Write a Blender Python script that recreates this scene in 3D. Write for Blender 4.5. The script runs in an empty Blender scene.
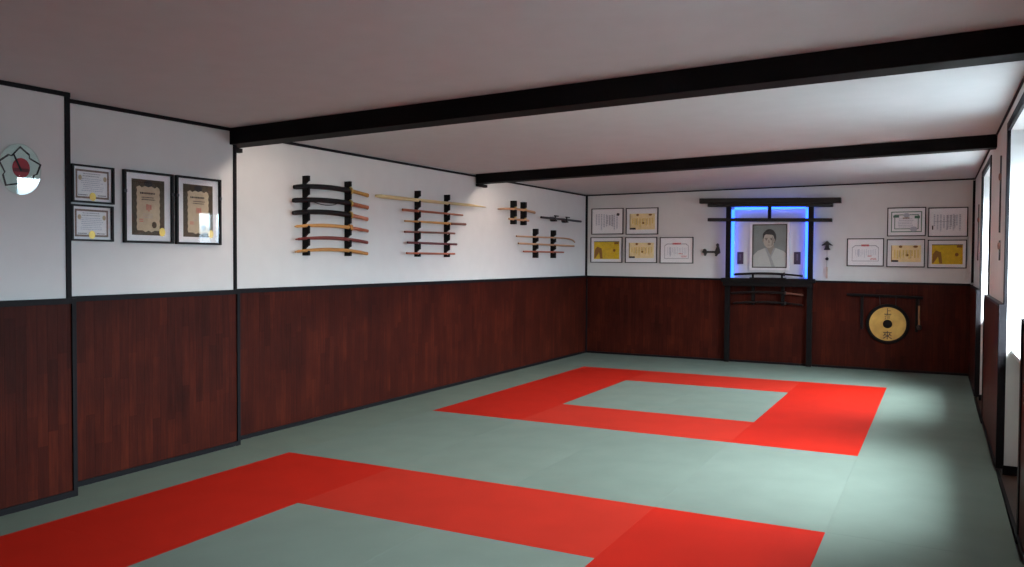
import bpy, bmesh, math, random
from mathutils import Matrix, Vector
random.seed(7)
scn = bpy.context.scene
COL = scn.collection
PI = math.pi

# ------------------------------------------------------------------ materials
def srgb(r, g, b):
    f = lambda c: (c / 255 / 12.92) if c / 255 <= 0.04045 else ((c / 255 + 0.055) / 1.055) ** 2.4
    return (f(r), f(g), f(b), 1)

def new_mat(name):
    m = bpy.data.materials.new(name); m.use_nodes = True
    nt = m.node_tree
    return m, nt, nt.nodes['Principled BSDF']

def N(nt, t, **kw):
    n = nt.nodes.new(t)
    for k, v in kw.items(): setattr(n, k, v)
    return n

def math_node(nt, op, a, b=None):
    n = N(nt, 'ShaderNodeMath', operation=op)
    for i, v in enumerate((a, b)):
        if v is None: continue
        if isinstance(v, (int, float)): n.inputs[i].default_value = v
        else: nt.links.new(v, n.inputs[i])
    return n.outputs[0]

def simple(name, col, rough=0.5, metal=0.0, spec=0.5, var=0.06, scale=30, bump=0.0, stretch=(1, 1, 1), coat=0.0):
    """base colour gently broken up by procedural noise, with optional bump"""
    m, nt, b = new_mat(name)
    tc = N(nt, 'ShaderNodeTexCoord'); mp = N(nt, 'ShaderNodeMapping')
    mp.inputs['Scale'].default_value = stretch
    nt.links.new(tc.outputs['Object'], mp.inputs['Vector'])
    no = N(nt, 'ShaderNodeTexNoise'); no.inputs['Scale'].default_value = scale; no.inputs['Detail'].default_value = 4
    nt.links.new(mp.outputs[0], no.inputs['Vector'])
    rp = N(nt, 'ShaderNodeValToRGB')
    rp.color_ramp.elements[0].position = 0.3; rp.color_ramp.elements[1].position = 0.7
    rp.color_ramp.elements[0].color = tuple(c * (1 - var) for c in col[:3]) + (1,)
    rp.color_ramp.elements[1].color = tuple(min(1, c * (1 + var)) for c in col[:3]) + (1,)
    nt.links.new(no.outputs['Fac'], rp.inputs[0]); nt.links.new(rp.outputs[0], b.inputs['Base Color'])
    b.inputs['Roughness'].default_value = rough; b.inputs['Metallic'].default_value = metal
    b.inputs['Specular IOR Level'].default_value = spec
    if coat: b.inputs['Coat Weight'].default_value = coat; b.inputs['Coat Roughness'].default_value = 0.15
    if bump:
        bp = N(nt, 'ShaderNodeBump'); bp.inputs['Strength'].default_value = bump; bp.inputs['Distance'].default_value = 0.002
        nt.links.new(no.outputs['Fac'], bp.inputs['Height']); nt.links.new(bp.outputs[0], b.inputs['Normal'])
    return m

def plank_mat():
    m, nt, b = new_mat('mahogany_planks')
    tc = N(nt, 'ShaderNodeTexCoord'); sp = N(nt, 'ShaderNodeSeparateXYZ')
    nt.links.new(tc.outputs['Object'], sp.inputs[0])
    t = math_node(nt, 'DIVIDE', math_node(nt, 'ADD', sp.outputs['X'], sp.outputs['Y']), 0.066)
    i = math_node(nt, 'FLOOR', t); f = math_node(nt, 'FRACT', t)
    w1 = N(nt, 'ShaderNodeTexWhiteNoise', noise_dimensions='1D'); nt.links.new(i, w1.inputs['W'])
    zz = math_node(nt, 'FLOOR', math_node(nt, 'ADD', math_node(nt, 'DIVIDE', sp.outputs['Z'], 0.45), math_node(nt, 'MULTIPLY', w1.outputs['Value'], 7.0)))
    w2 = N(nt, 'ShaderNodeTexWhiteNoise', noise_dimensions='2D')
    cb = N(nt, 'ShaderNodeCombineXYZ'); nt.links.new(i, cb.inputs[0]); nt.links.new(zz, cb.inputs[1])
    nt.links.new(cb.outputs[0], w2.inputs['Vector'])
    mp = N(nt, 'ShaderNodeMapping'); mp.inputs['Scale'].default_value = (1, 1, 0.07)
    nt.links.new(tc.outputs['Object'], mp.inputs['Vector'])
    no = N(nt, 'ShaderNodeTexNoise'); no.inputs['Scale'].default_value = 45; no.inputs['Detail'].default_value = 6; no.inputs['Roughness'].default_value = 0.65
    nt.links.new(mp.outputs[0], no.inputs['Vector'])
    big = N(nt, 'ShaderNodeTexNoise'); big.inputs['Scale'].default_value = 2.2; big.inputs['Detail'].default_value = 3
    nt.links.new(tc.outputs['Object'], big.inputs['Vector'])
    s = math_node(nt, 'ADD', math_node(nt, 'MULTIPLY', w2.outputs['Value'], 0.22), math_node(nt, 'MULTIPLY', no.outputs['Fac'], 0.72))
    s = math_node(nt, 'ADD', s, math_node(nt, 'MULTIPLY', math_node(nt, 'SUBTRACT', big.outputs['Fac'], 0.5), 0.6))
    rp = N(nt, 'ShaderNodeValToRGB'); e = rp.color_ramp.elements
    e[0].position = 0.10; e[0].color = srgb(37, 13, 10)
    e[1].position = 0.90; e[1].color = srgb(88, 34, 20)
    k = e.new(0.5); k.color = srgb(59, 21, 14)
    nt.links.new(s, rp.inputs[0])
    edge = math_node(nt, 'MINIMUM', f, math_node(nt, 'SUBTRACT', 1.0, f))
    mr = N(nt, 'ShaderNodeMapRange'); nt.links.new(edge, mr.inputs['Value'])
    mr.inputs['From Max'].default_value = 0.04; mr.inputs['To Min'].default_value = 0.55
    mx = N(nt, 'ShaderNodeMix', data_type='RGBA', blend_type='MULTIPLY'); mx.inputs['Factor'].default_value = 1
    nt.links.new(rp.outputs[0], mx.inputs['A']); nt.links.new(mr.outputs[0], mx.inputs['B'])
    nt.links.new(mx.outputs['Result'], b.inputs['Base Color'])
    b.inputs['Roughness'].default_value = 0.5; b.inputs['Specular IOR Level'].default_value = 0.06
    bp = N(nt, 'ShaderNodeBump'); bp.inputs['Strength'].default_value = 0.35; bp.inputs['Distance'].default_value = 0.003
    nt.links.new(mr.outputs[0], bp.inputs['Height']); nt.links.new(bp.outputs[0], b.inputs['Normal'])
    return m

def mat_vinyl(name, col):
    """judo mat vinyl: embossed rice-straw weave"""
    m, nt, b = new_mat(name)
    tc = N(nt, 'ShaderNodeTexCoord')
    w = N(nt, 'ShaderNodeTexWave', wave_type='BANDS', bands_direction='X'); w.inputs['Scale'].default_value = 60; w.inputs['Distortion'].default_value = 1.5
    w2 = N(nt, 'ShaderNodeTexWave', wave_type='BANDS', bands_direction='Y'); w2.inputs['Scale'].default_value = 22; w2.inputs['Distortion'].default_value = 1.5
    no = N(nt, 'ShaderNodeTexNoise'); no.inputs['Scale'].default_value = 3; no.inputs['Detail'].default_value = 5
    for n in (w, w2, no): nt.links.new(tc.outputs['Object'], n.inputs['Vector'])
    rp = N(nt, 'ShaderNodeValToRGB')
    rp.color_ramp.elements[0].position = 0.3; rp.color_ramp.elements[1].position = 0.7
    rp.color_ramp.elements[0].color = tuple(c * 0.94 for c in col[:3]) + (1,)
    rp.color_ramp.elements[1].color = tuple(min(1, c * 1.05) for c in col[:3]) + (1,)
    nt.links.new(no.outputs['Fac'], rp.inputs[0]); nt.links.new(rp.outputs[0], b.inputs['Base Color'])
    b.inputs['Roughness'].default_value = 0.75; b.inputs['Specular IOR Level'].default_value = 0.07
    bp = N(nt, 'ShaderNodeBump'); bp.inputs['Strength'].default_value = 0.12; bp.inputs['Distance'].default_value = 0.001
    nt.links.new(math_node(nt, 'ADD', w.outputs['Fac'], w2.outputs['Fac']), bp.inputs['Height'])
    nt.links.new(bp.outputs[0], b.inputs['Normal'])
    return m

def glass_mat(name, tint=(1, 1, 1, 1), base=0.04):
    m = bpy.data.materials.new(name); m.use_nodes = True
    nt = m.node_tree; nt.nodes.clear()
    out = N(nt, 'ShaderNodeOutputMaterial'); tr = N(nt, 'ShaderNodeBsdfTransparent'); gl = N(nt, 'ShaderNodeBsdfGlossy')
    tr.inputs[0].default_value = tint; gl.inputs['Roughness'].default_value = 0.02
    fr = N(nt, 'ShaderNodeFresnel'); fr.inputs['IOR'].default_value = 1.5
    mx = N(nt, 'ShaderNodeMixShader')
    ge = N(nt, 'ShaderNodeNewGeometry')     # a pane reflects at the face it meets first; the way out only transmits
    front = math_node(nt, 'SUBTRACT', 1.0, ge.outputs['Backfacing'])
    nt.links.new(math_node(nt, 'MULTIPLY', math_node(nt, 'MAXIMUM', fr.outputs[0], base), front), mx.inputs[0]); nt.links.new(tr.outputs[0], mx.inputs[1]); nt.links.new(gl.outputs[0], mx.inputs[2])
    nt.links.new(mx.outputs[0], out.inputs['Surface'])
    return m

def emit_mat(name, col, strength):
    m, nt, b = new_mat(name)
    b.inputs['Base Color'].default_value = col
    b.inputs['Emission Color'].default_value = col; b.inputs['Emission Strength'].default_value = strength
    return m

M = {}
M['plaster'] = simple('white_plaster', (0.635, 0.63, 0.625, 1), 0.9, var=0.02, scale=6, bump=0.15)
M['plaster_ceiling'] = simple('ceiling_plaster', (0.56, 0.57, 0.575, 1), 0.95, var=0.025, scale=5, bump=0.2)
M['planks'] = plank_mat()
M['black'] = simple('black_stained_wood', srgb(14, 12, 13), 0.6, spec=0.15, var=0.25, scale=14, stretch=(1, 1, 1), bump=0.2)
M['black_gloss'] = simple('black_varnished_wood', srgb(14, 12, 13), 0.4, spec=0.22, var=0.25, scale=14, bump=0.25)
M['beam'] = simple('black_beam_wood', srgb(14, 11, 12), 0.7, spec=0.12, var=0.3, scale=25, stretch=(0.15, 1, 1), bump=0.4)
M['trim'] = simple('dark_trim', srgb(17, 15, 19), 0.6, spec=0.15, var=0.15, scale=20)
M['trim_grey'] = simple('slate_painted_trim', srgb(36, 40, 48), 0.45, var=0.1, scale=20)
M['floor'] = simple('dark_floorboards', srgb(70, 48, 36), 0.5, var=0.3, scale=20, stretch=(8, 1, 1))
M['green'] = mat_vinyl('sage_green_vinyl', (0.142, 0.184, 0.158, 1))
M['green_b'] = mat_vinyl('sage_green_vinyl_worn', (0.147, 0.189, 0.163, 1))
M['green_side'] = mat_vinyl('sage_green_vinyl_edge_row', (0.140, 0.178, 0.148, 1))
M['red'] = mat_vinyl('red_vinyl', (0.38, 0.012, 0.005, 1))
M['red_b'] = mat_vinyl('red_vinyl_cross_sheen', (0.39, 0.021, 0.011, 1))  # weave sheen of the crosswise mats, painted in as a lighter red
M['glass'] = glass_mat('picture_glass')
M['window_glass'] = glass_mat('window_glass', (0.97, 0.99, 1, 1))
M['disc_glass'] = glass_mat('green_tinted_glass', (0.93, 0.98, 0.97, 1), 0.12)
M['frame_black'] = simple('black_frame', srgb(20, 18, 20), 0.5, spec=0.2, var=0.1)
M['frame_grey'] = simple('slate_frame', srgb(50, 46, 50), 0.5, spec=0.2, var=0.1)
M['frame_white'] = simple('white_frame', srgb(228, 224, 224), 0.4, var=0.03)
M['frame_brown'] = simple('dark_brown_slip', srgb(62, 48, 44), 0.4, var=0.1)
M['paper'] = simple('white_paper', (0.86, 0.86, 0.88, 1), 0.8, var=0.02)
M['matboard'] = simple('pale_mount_board', (0.82, 0.81, 0.83, 1), 0.85, var=0.02)
M['cream'] = simple('cream_parchment', srgb(196, 178, 150), 0.8, var=0.08, scale=25)
M['olive'] = simple('dark_olive_print', srgb(74, 62, 44), 0.7, var=0.25, scale=60)
M['yellow'] = simple('mustard_yellow_paper', srgb(212, 178, 22), 0.75, var=0.12, scale=18)
M['tan_paper'] = simple('pale_apricot_paper', srgb(238, 216, 164), 0.75, var=0.09, scale=14)
M['ink'] = simple('black_ink', srgb(52, 48, 50), 0.8)
M['ink_grey'] = simple('grey_ink', srgb(172, 170, 178), 0.8)
M['ink_pale'] = simple('pale_blue_grey_ink', srgb(186, 190, 202), 0.8)
M['ink_brown'] = simple('brown_ink', srgb(138, 92, 30), 0.8)
M['ink_red'] = simple('red_ink', srgb(205, 70, 72), 0.8)
M['ink_green'] = simple('green_border_ink', srgb(92, 130, 112), 0.8)
M['border_brown'] = simple('sepia_border_ink', srgb(132, 112, 102), 0.8, var=0.25, scale=90)
M['gold_seal'] = simple('gold_foil', srgb(228, 196, 96), 0.4, metal=0.25)
M['red_ball'] = simple('red_lacquer', srgb(196, 30, 52), 0.5, var=0.1)
M['red_dark'] = simple('dark_red_band', srgb(134, 12, 34), 0.5, var=0.1)
M['teal_face'] = simple('pale_mint_backing', srgb(232, 240, 236), 0.5, var=0.03)
M['lacquer'] = simple('black_lacquer', srgb(13, 12, 14), 0.35, spec=0.3, var=0.1)
M['wrap_tan'] = simple('tan_cord_wrap', srgb(178, 128, 62), 0.7, var=0.3, scale=120, bump=0.5)
M['wrap_brown'] = simple('red_brown_cord_wrap', srgb(158, 88, 58), 0.7, var=0.3, scale=120, bump=0.5)
M['wrap_rose'] = simple('rosy_brown_cord_wrap', srgb(186, 118, 92), 0.7, var=0.3, scale=120, bump=0.5)
M['brass'] = simple('brass', srgb(214, 186, 108), 0.3, metal=0.7)
M['oak'] = simple('honey_oak', srgb(196, 142, 78), 0.5, var=0.15, scale=40, stretch=(0.15, 1, 1))
M['oak_b'] = simple('amber_oak', srgb(184, 128, 66), 0.5, var=0.15, scale=40, stretch=(0.15, 1, 1))
M['ash'] = simple('pale_ash_wood', srgb(206, 184, 136), 0.5, var=0.1, scale=40, stretch=(0.15, 1, 1))
M['rosewood'] = simple('rosewood', srgb(112, 44, 38), 0.45, var=0.2, scale=40, stretch=(0.15, 1, 1))
M['redoak'] = simple('red_oak', srgb(160, 88, 62), 0.5, var=0.15, scale=40, stretch=(0.15, 1, 1))
M['walnut'] = simple('walnut', srgb(116, 70, 56), 0.5, var=0.2, scale=40, stretch=(0.15, 1, 1))
M['wine'] = simple('wine_dark_wood', srgb(92, 40, 46), 0.5, var=0.2, scale=40, stretch=(0.15, 1, 1))
M['beech'] = simple('beech_wood', srgb(188, 142, 106), 0.5, var=0.15, scale=40, stretch=(0.15, 1, 1))
M['steel_dark'] = simple('dark_steel', srgb(62, 60, 68), 0.4, metal=0.3)
M['bronze'] = simple('dark_bronze', srgb(30, 26, 28), 0.5, var=0.3)
M['gong_gold'] = simple('brushed_gong_bronze', srgb(196, 160, 84), 0.42, metal=0.35, var=0.16, scale=9)
M['gong_black'] = simple('blackened_gong_rim', srgb(12, 10, 11), 0.6, spec=0.15, var=0.3)
M['mallet'] = simple('pale_mallet_wood', srgb(176, 122, 78), 0.5, var=0.15)
M['tag_paper'] = simple('pink_paper_strip', srgb(188, 168, 156), 0.85, var=0.08)
M['pic_bg'] = simple('grey_photo_backdrop', srgb(136, 146, 144), 0.6, var=0.1, scale=5)
M['pic_gi'] = simple('pale_grey_photo_jacket', srgb(190, 194, 190), 0.6, var=0.05, scale=9)
M['pic_gi_b'] = simple('grey_photo_lapel', srgb(160, 164, 164), 0.6)
M['pic_skin'] = simple('grey_photo_skin', srgb(190, 182, 168), 0.6, var=0.05, scale=9)
M['pic_skin_b'] = simple('grey_photo_skin_shadow_side', srgb(154, 146, 136), 0.6)
M['pic_hair'] = simple('dark_photo_hair', srgb(46, 45, 46), 0.6)
M['plum'] = simple('dark_plum_plaque', srgb(58, 44, 62), 0.5, var=0.15)
M['plum_light'] = simple('plum_grey_marks', srgb(104, 90, 108), 0.5)
M['led'] = emit_mat('blue_led', (0.022, 0.11, 1, 1), 4.2)
M['lamp'] = emit_mat('warm_lamp_diffuser', (1, 0.85, 0.73, 1), 27)
M['housing'] = simple('white_lamp_housing', (0.75, 0.75, 0.75, 1), 0.5, var=0.02)
M['sill'] = simple('white_gloss_paint', (0.55, 0.56, 0.57, 1), 0.3, var=0.02)
M['blind'] = simple('dark_grey_fabric', srgb(34, 34, 40), 0.8, var=0.15)

# ------------------------------------------------------------------ mesh helpers
def link(o, parent=None):
    COL.objects.link(o)
    if parent is not None: o.parent = parent
    return o

def obj(name, bm, mat, parent=None, smooth=False):
    me = bpy.data.meshes.new(name)
    bmesh.ops.recalc_face_normals(bm, faces=bm.faces)
    if smooth:
        for f in bm.faces: f.smooth = True
    bm.to_mesh(me); bm.free()
    for k in (mat if isinstance(mat, (list, tuple)) else [mat]): me.materials.append(M[k])
    if smooth:
        try: me.set_sharp_from_angle(angle=math.radians(40))
        except Exception: pass
    return link(bpy.data.objects.new(name, me), parent)

def add_box(bm, lo, hi, bevel=0.0, mi=0):
    x0, y0, z0 = lo; x1, y1, z1 = hi
    v = [bm.verts.new(p) for p in ((x0, y0, z0), (x1, y0, z0), (x1, y1, z0), (x0, y1, z0), (x0, y0, z1), (x1, y0, z1), (x1, y1, z1), (x0, y1, z1))]
    fs = [bm.faces.new([v[i] for i in q]) for q in ((3, 2, 1, 0), (4, 5, 6, 7), (0, 1, 5, 4), (1, 2, 6, 5), (2, 3, 7, 6), (3, 0, 4, 7))]
    for f in fs: f.material_index = mi
    if bevel:
        es = list({e for f in fs for e in f.edges})
        r = bmesh.ops.bevel(bm, geom=es, offset=bevel, segments=2, profile=0.5, affect='EDGES')
        for f in r['faces']: f.material_index = mi

def box(name, lo, hi, mat, parent=None, bevel=0.0):
    bm = bmesh.new(); add_box(bm, lo, hi, bevel)
    return obj(name, bm, mat, parent)

def add_prism(bm, pts, z0, z1, mi=0):
    """2-D outline extruded along local z"""
    a = [bm.verts.new((x, y, z0)) for x, y in pts]; b = [bm.verts.new((x, y, z1)) for x, y in pts]
    n = len(pts)
    fs = [bm.faces.new(a[::-1]), bm.faces.new(b)] + [bm.faces.new((a[i], a[(i + 1) % n], b[(i + 1) % n], b[i])) for i in range(n)]
    for f in fs: f.material_index = mi

def ellipse(cx, cy, rx, ry, n=28, a0=0.0, a1=2 * PI):
    full = abs(a1 - a0 - 2 * PI) < 1e-6
    m = n if full else n + 1
    return [(cx + rx * math.cos(a0 + (a1 - a0) * i / n), cy + ry * math.sin(a0 + (a1 - a0) * i / n)) for i in range(m)]

def rect(x0, y0, x1, y1): return [(x0, y0), (x1, y0), (x1, y1), (x0, y1)]

def catmull(pts, k=8):
    P = [Vector(p) for p in pts]; P = [2 * P[0] - P[1]] + P + [2 * P[-1] - P[-2]]
    out = []
    for i in range(1, len(P) - 2):
        for j in range(k):
            t = j / k; a, b, c, d = P[i - 1:i + 3]
            out.append(0.5 * ((2 * b) + (c - a) * t + (2 * a - 5 * b + 4 * c - d) * t * t + (3 * b - a - 3 * c + d) * t ** 3))
    out.append(P[-2]); return out

def add_sweep(bm, path, rad, n=10, mi=0):
    """tube along a path; rad(t) -> (half width out of the wall, half height)"""
    rings = []
    L = len(path)
    for i, p in enumerate(path):
        d = (path[min(i + 1, L - 1)] - path[max(i - 1, 0)]).normalized()
        ref = Vector((0, 0, 1)) if abs(d.z) < 0.9 else Vector((1, 0, 0))
        s = d.cross(ref).normalized(); u = s.cross(d).normalized()
        a, b = rad(i / (L - 1))
        rings.append([bm.verts.new(p + s * b * math.cos(2 * PI * k / n) + u * a * math.sin(2 * PI * k / n)) for k in range(n)])
    fs = []
    for r0, r1 in zip(rings, rings[1:]):
        for k in range(n): fs.append(bm.faces.new((r0[k], r0[(k + 1) % n], r1[(k + 1) % n], r1[k])))
    fs.append(bm.faces.new(rings[0][::-1])); fs.append(bm.faces.new(rings[-1]))
    for f in fs: f.material_index = mi

def sweep(name, pts, rad, mat, parent, n=10, k=8):
    bm = bmesh.new()
    r = (lambda t: (rad, rad)) if isinstance(rad, (int, float)) else ((lambda t: rad) if isinstance(rad, tuple) else rad)
    add_sweep(bm, catmull(pts, k), r, n)
    return obj(name, bm, mat, parent, smooth=True)

def add_lathe(bm, prof, n=40, mi=0):
    """profile (radius, z) turned about local z"""
    rings = []
    for r, z in prof:
        rings.append([bm.verts.new((r * math.cos(2 * PI * k / n), r * math.sin(2 * PI * k / n), z)) for k in range(n)] if r > 1e-6 else [bm.verts.new((0, 0, z))])
    for a, b in zip(rings, rings[1:]):
        for k in range(n):
            q = [a[k % len(a)], a[(k + 1) % len(a)], b[(k + 1) % len(b)], b[k % len(b)]]
            q = list(dict.fromkeys(q))
            if len(q) > 2:
                f = bm.faces.new(q); f.material_index = mi

def tag(o, label, cat, group=None):
    o['label'] = label; o['category'] = cat
    if group: o['group'] = group
    return o

def thing(name, label, cat, mw, group=None):
    o = bpy.data.objects.new(name, None); o.empty_display_size = 0.05
    COL.objects.link(o); o.matrix_world = mw
    return tag(o, label, cat, group)

def struct(o): o['kind'] = 'structure'; return o

RX = Matrix.Rotation(PI / 2, 4, 'X')
def on_back(x, z, y=0.0): return Matrix.Translation((x, y, z)) @ RX                       # local x right, y up, z out of the wall
def on_left(y, z, x=0.0): return Matrix.Translation((x, y, z)) @ Matrix.Rotation(PI / 2, 4, 'Z') @ RX
def on_right(y, z, x): return Matrix.Translation((x, y, z)) @ Matrix.Rotation(-PI / 2, 4, 'Z') @ RX

# ------------------------------------------------------------------ the room
YF = -14.6
W = 5.588
PL1, PL2, PL3 = -0.022, 0.108, 0.285          # plaster faces of the three left-wall bays
WS1, WS2, WS3 = 0.0, 0.130, 0.312             # wainscot faces
Y12, Y23 = -7.742, -9.30                      # where the bays step forward
WT = 1.262
zc = lambda x, y=0.0: 2.626 + 0.008 * x + min(0, 0.008 * (y + 3.0)) * (1 - x / 5.6)     # the ceiling sags a little towards the viewer's left

struct(box('floor', (-0.3, YF, -0.16), (6.3, 0.2, -0.042), 'floor'))
bm = bmesh.new()
NG = 16; XS = [-0.3 + 6.7 * k / NG for k in range(NG + 1)]; YS = [YF + (0.3 - YF) * k / NG for k in range(NG + 1)]
grid = [[[bm.verts.new((x, y, zc(x, y) + d)) for x in XS] for y in YS] for d in (0, 0.12)]
for g in grid:
    for a in range(NG):
        for b in range(NG): bm.faces.new((g[a][b], g[a][b + 1], g[a + 1][b + 1], g[a + 1][b]))
for a in range(NG):
    for c, dd in (((0, a), (0, a + 1)), ((NG, a), (NG, a + 1)), ((a, 0), (a + 1, 0)), ((a, NG), (a + 1, NG))):
        bm.faces.new((grid[0][c[0]][c[1]], grid[0][dd[0]][dd[1]], grid[1][dd[0]][dd[1]], grid[1][c[0]][c[1]]))

struct(obj('ceiling', bm, 'plaster_ceiling'))

def panel(lo, hi, top, parent):
    (x0, y0), (x1, y1) = lo, hi
    bm = bmesh.new(); c = ((x0, y0), (x1, y0), (x1, y1), (x0, y1))
    a = [bm.verts.new((x, y, 0)) for x, y in c]; b = [bm.verts.new((x, y, top(x, y))) for x, y in c]
    bm.faces.new(a[::-1]); bm.faces.new(b)
    for i in range(4): bm.faces.new((a[i], a[(i + 1) % 4], b[(i + 1) % 4], b[i]))
    return obj('wainscot_panel', bm, 'planks', parent)
wls = [struct(box('wall_left' + sfx, (-0.25, ya, -0.042), (xp, yb, 2.66), 'plaster')) for sfx, xp, ya, yb in (('', PL1, Y12 - 0.012, 0.2), ('.001', PL2, Y23 - 0.010, Y12 - 0.012), ('.002', PL3, YF, Y23 - 0.010))]
for wl, (x, xp, ya, yb, lab) in zip(wls, ((WS1, PL1, Y12 - 0.0, 0.0, 'long mahogany wainscot below the weapon racks'), (WS2, PL2, Y23, Y12 - 0.004, 'mahogany wainscot below the framed diplomas'), (WS3, PL3, YF, Y23 - 0.004, 'mahogany wainscot below the round emblem'))):
    o = panel((xp, ya), (x, yb), lambda px, py: (1.279 + 0.009 * (1 + py / 7.7) if py > -7.8 else 1.276) - 0.018, wl); o['label'] = lab
wb = struct(box('wall_back', (-0.25, 0.022, -0.042), (6.3, 0.2, 2.72), 'plaster'))
o = panel((0.0, 0), (W + 0.03, 0.022), lambda px, py: 1.288 - 0.0066 * px - 0.015, wb); o['label'] = 'mahogany wainscot below the certificates and altar'
struct(box('wall_front', (-0.25, YF - 0.15, -0.042), (6.4, YF, 2.72), 'plaster'))

# right wall: piers between deep window recesses
PX = 5.622; OUT = 6.2; HEAD = 2.51; SILL = 0.89
OPEN = [(-1.90, -3.45), (-5.58, -7.30), (-9.5, -10.5)]
bm = bmesh.new()
ys = [0.022] + [y for a in OPEN for y in a] + [YF]
for i in range(0, len(ys), 2): add_box(bm, (PX, ys[i + 1], -0.042), (OUT + 0.02, ys[i] + (0.1 if i == 0 else 0), 2.72))
for a, b in OPEN:
    add_box(bm, (PX, b, HEAD), (OUT + 0.02, a, 2.72)); add_box(bm, (PX + 0.30, b, -0.042), (OUT + 0.02, a, SILL - 0.03))
wr = struct(obj('wall_right', bm, 'plaster'))
WR = 1.222
for i, lab in zip(range(0, len(ys), 2), ('wainscot on the pier beside the back corner', 'wainscot on the pier between the windows', 'wainscot on the pier at the right picture edge', 'wainscot on the pier behind the viewer')):
    o = box('wainscot_panel', (W, ys[i + 1] - 0.0, 0), (PX, min(ys[i], 0.0), WR - 0.02), 'planks', wr); o['label'] = lab
tn = [0]
def trim(lo, hi, mat='trim', bevel=0.002):
    tn[0] += 1
    return struct(box('trim_%d' % tn[0], lo, hi, mat, None, bevel))
# rails capping the wainscot
def rail(x0, x1, ya, yb, za, zb, h):
    bm = bmesh.new()
    v = [bm.verts.new((x, y, z - d)) for y, z in ((ya, za), (yb, zb)) for x, d in ((x0, 0), (x1, 0), (x1, h), (x0, h))]
    for q in ((0, 1, 2, 3), (7, 6, 5, 4), (0, 4, 5, 1), (1, 5, 6, 2), (2, 6, 7, 3), (3, 7, 4, 0)): bm.faces.new([v[i] for i in q])
    tn[0] += 1; return struct(obj('trim_%d' % tn[0], bm, 'trim'))
rail(PL1, WS1 + 0.012, Y12, -0.012, 1.279, 1.288, 0.036); rail(PL2, WS2 + 0.012, Y23, Y12 - 0.03, 1.276, 1.279, 0.036); rail(PL3, WS3 + 0.012, YF, Y23 - 0.028, 1.274, 1.274, 0.036)
bm = bmesh.new()
v = [bm.verts.new((x, y, z - d)) for x, z in ((WS1 + 0.012, 1.288), (W, 1.251)) for y, d in ((-0.012, 0), (0.022, 0), (0.022, 0.03), (-0.012, 0.03))]
for q in ((0, 1, 2, 3), (7, 6, 5, 4), (0, 4, 5, 1), (1, 5, 6, 2), (2, 6, 7, 3), (3, 7, 4, 0)): bm.faces.new([v[i] for i in q])
tn[0] += 1; struct(obj('trim_%d' % tn[0], bm, 'trim'))
# ceiling line
def ceiling_line(x0, x1, ya, yb, h):
    bm = bmesh.new()
    v = [bm.verts.new((x, y, zc(x, y) - d)) for y in (ya, yb) for x, d in ((x0, 0.0006), (x1, 0.0006), (x1, h), (x0, h))]
    for q in ((0, 1, 2, 3), (7, 6, 5, 4), (0, 4, 5, 1), (1, 5, 6, 2), (2, 6, 7, 3), (3, 7, 4, 0)): bm.faces.new([v[i] for i in q])
    tn[0] += 1; return struct(obj('trim_%d' % tn[0], bm, 'trim'))
ceiling_line(PL1, PL1 + 0.014, Y12, 0.0, 0.024); ceiling_line(PL2, PL2 + 0.014, Y23 + 0.0, Y12 - 0.012, 0.026); ceiling_line(PL3, PL3 + 0.012, YF, Y23 - 0.008, 0.028)
bm = bmesh.new()
v = [bm.verts.new(p) for p in [(x, y, zc(x) + d) for y in (0.0, 0.022) for x, d in ((PL1, -0.001), (PX, -0.001), (PX, -0.020), (PL1, -0.020))]]
for q in ((0, 1, 2, 3), (7, 6, 5, 4), (0, 4, 5, 1), (1, 5, 6, 2), (2, 6, 7, 3), (3, 7, 4, 0)): bm.faces.new([v[i] for i in q])
tn[0] += 1; struct(obj('trim_%d' % tn[0], bm, 'trim'))
ceiling_line(PX - 0.012, PX, YF, -0.001, 0.016)
# corner and bay-edge strips above the rail
trim((PL1, -0.008, WT), (PL1 + 0.03, 0.022, zc(0) - 0.02)); trim((PX - 0.03, -0.004, WT), (PX, 0.022, zc(PX) - 0.03))
trim((PL2 - 0.12, Y12 - 0.040, WT), (PL2 + 0.012, Y12 - 0.010, zc(0.1, Y12) - 0.13)); trim((PL3 - 0.15, Y23 - 0.042, WT), (PL3 + 0.010, Y23 - 0.008, zc(0.3, Y23) - 0.002))
# bay-edge strips of the wainscot
trim((WS2 - 0.14, Y12 - 0.03, 0.0), (WS2 + 0.012, Y12 + 0.002, WT + 0.014)); trim((WS3 - 0.17, Y23 - 0.028, 0.0), (WS3 + 0.012, Y23 + 0.002, WT + 0.010))
trim((WS1, -0.022, 0.03), (WS1 + 0.022, 0.0, WT - 0.03))
# baseboards
struct(box('baseboard_left', (WS1, Y12 + 0.002, 0), (WS1 + 0.012, -0.012, 0.034), 'trim')); struct(box('baseboard_left.001', (WS2, Y23 + 0.002, 0), (WS2 + 0.012, Y12 - 0.03, 0.036), 'trim')); struct(box('baseboard_left.002', (WS3, YF, 0), (WS3 + 0.012, Y23 - 0.028, 0.04), 'trim'))
struct(box('baseboard_back', (WS1 + 0.012, -0.012, 0), (W - 0.012, 0, 0.034), 'trim'))
for i in range(0, len(ys), 2): struct(box('baseboard_right' + ('.%03d' % (i // 2) if i else ''), (W - 0.010, ys[i + 1] + 0.06, 0), (W, min(ys[i], -0.012) - 0.06, 0.03), 'trim'))
for k, (a, b) in enumerate(OPEN):
    struct(box('baseboard_right.%03d' % (2 * k + 4), (PX + 0.002, a - 0.014, -0.042), (PX + 0.30, a, 0.026), 'trim')); struct(box('baseboard_right.%03d' % (2 * k + 5), (W - 0.008, b + 0.002, -0.042), (W + 0.012, a - 0.016, -0.004), 'trim'))
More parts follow.
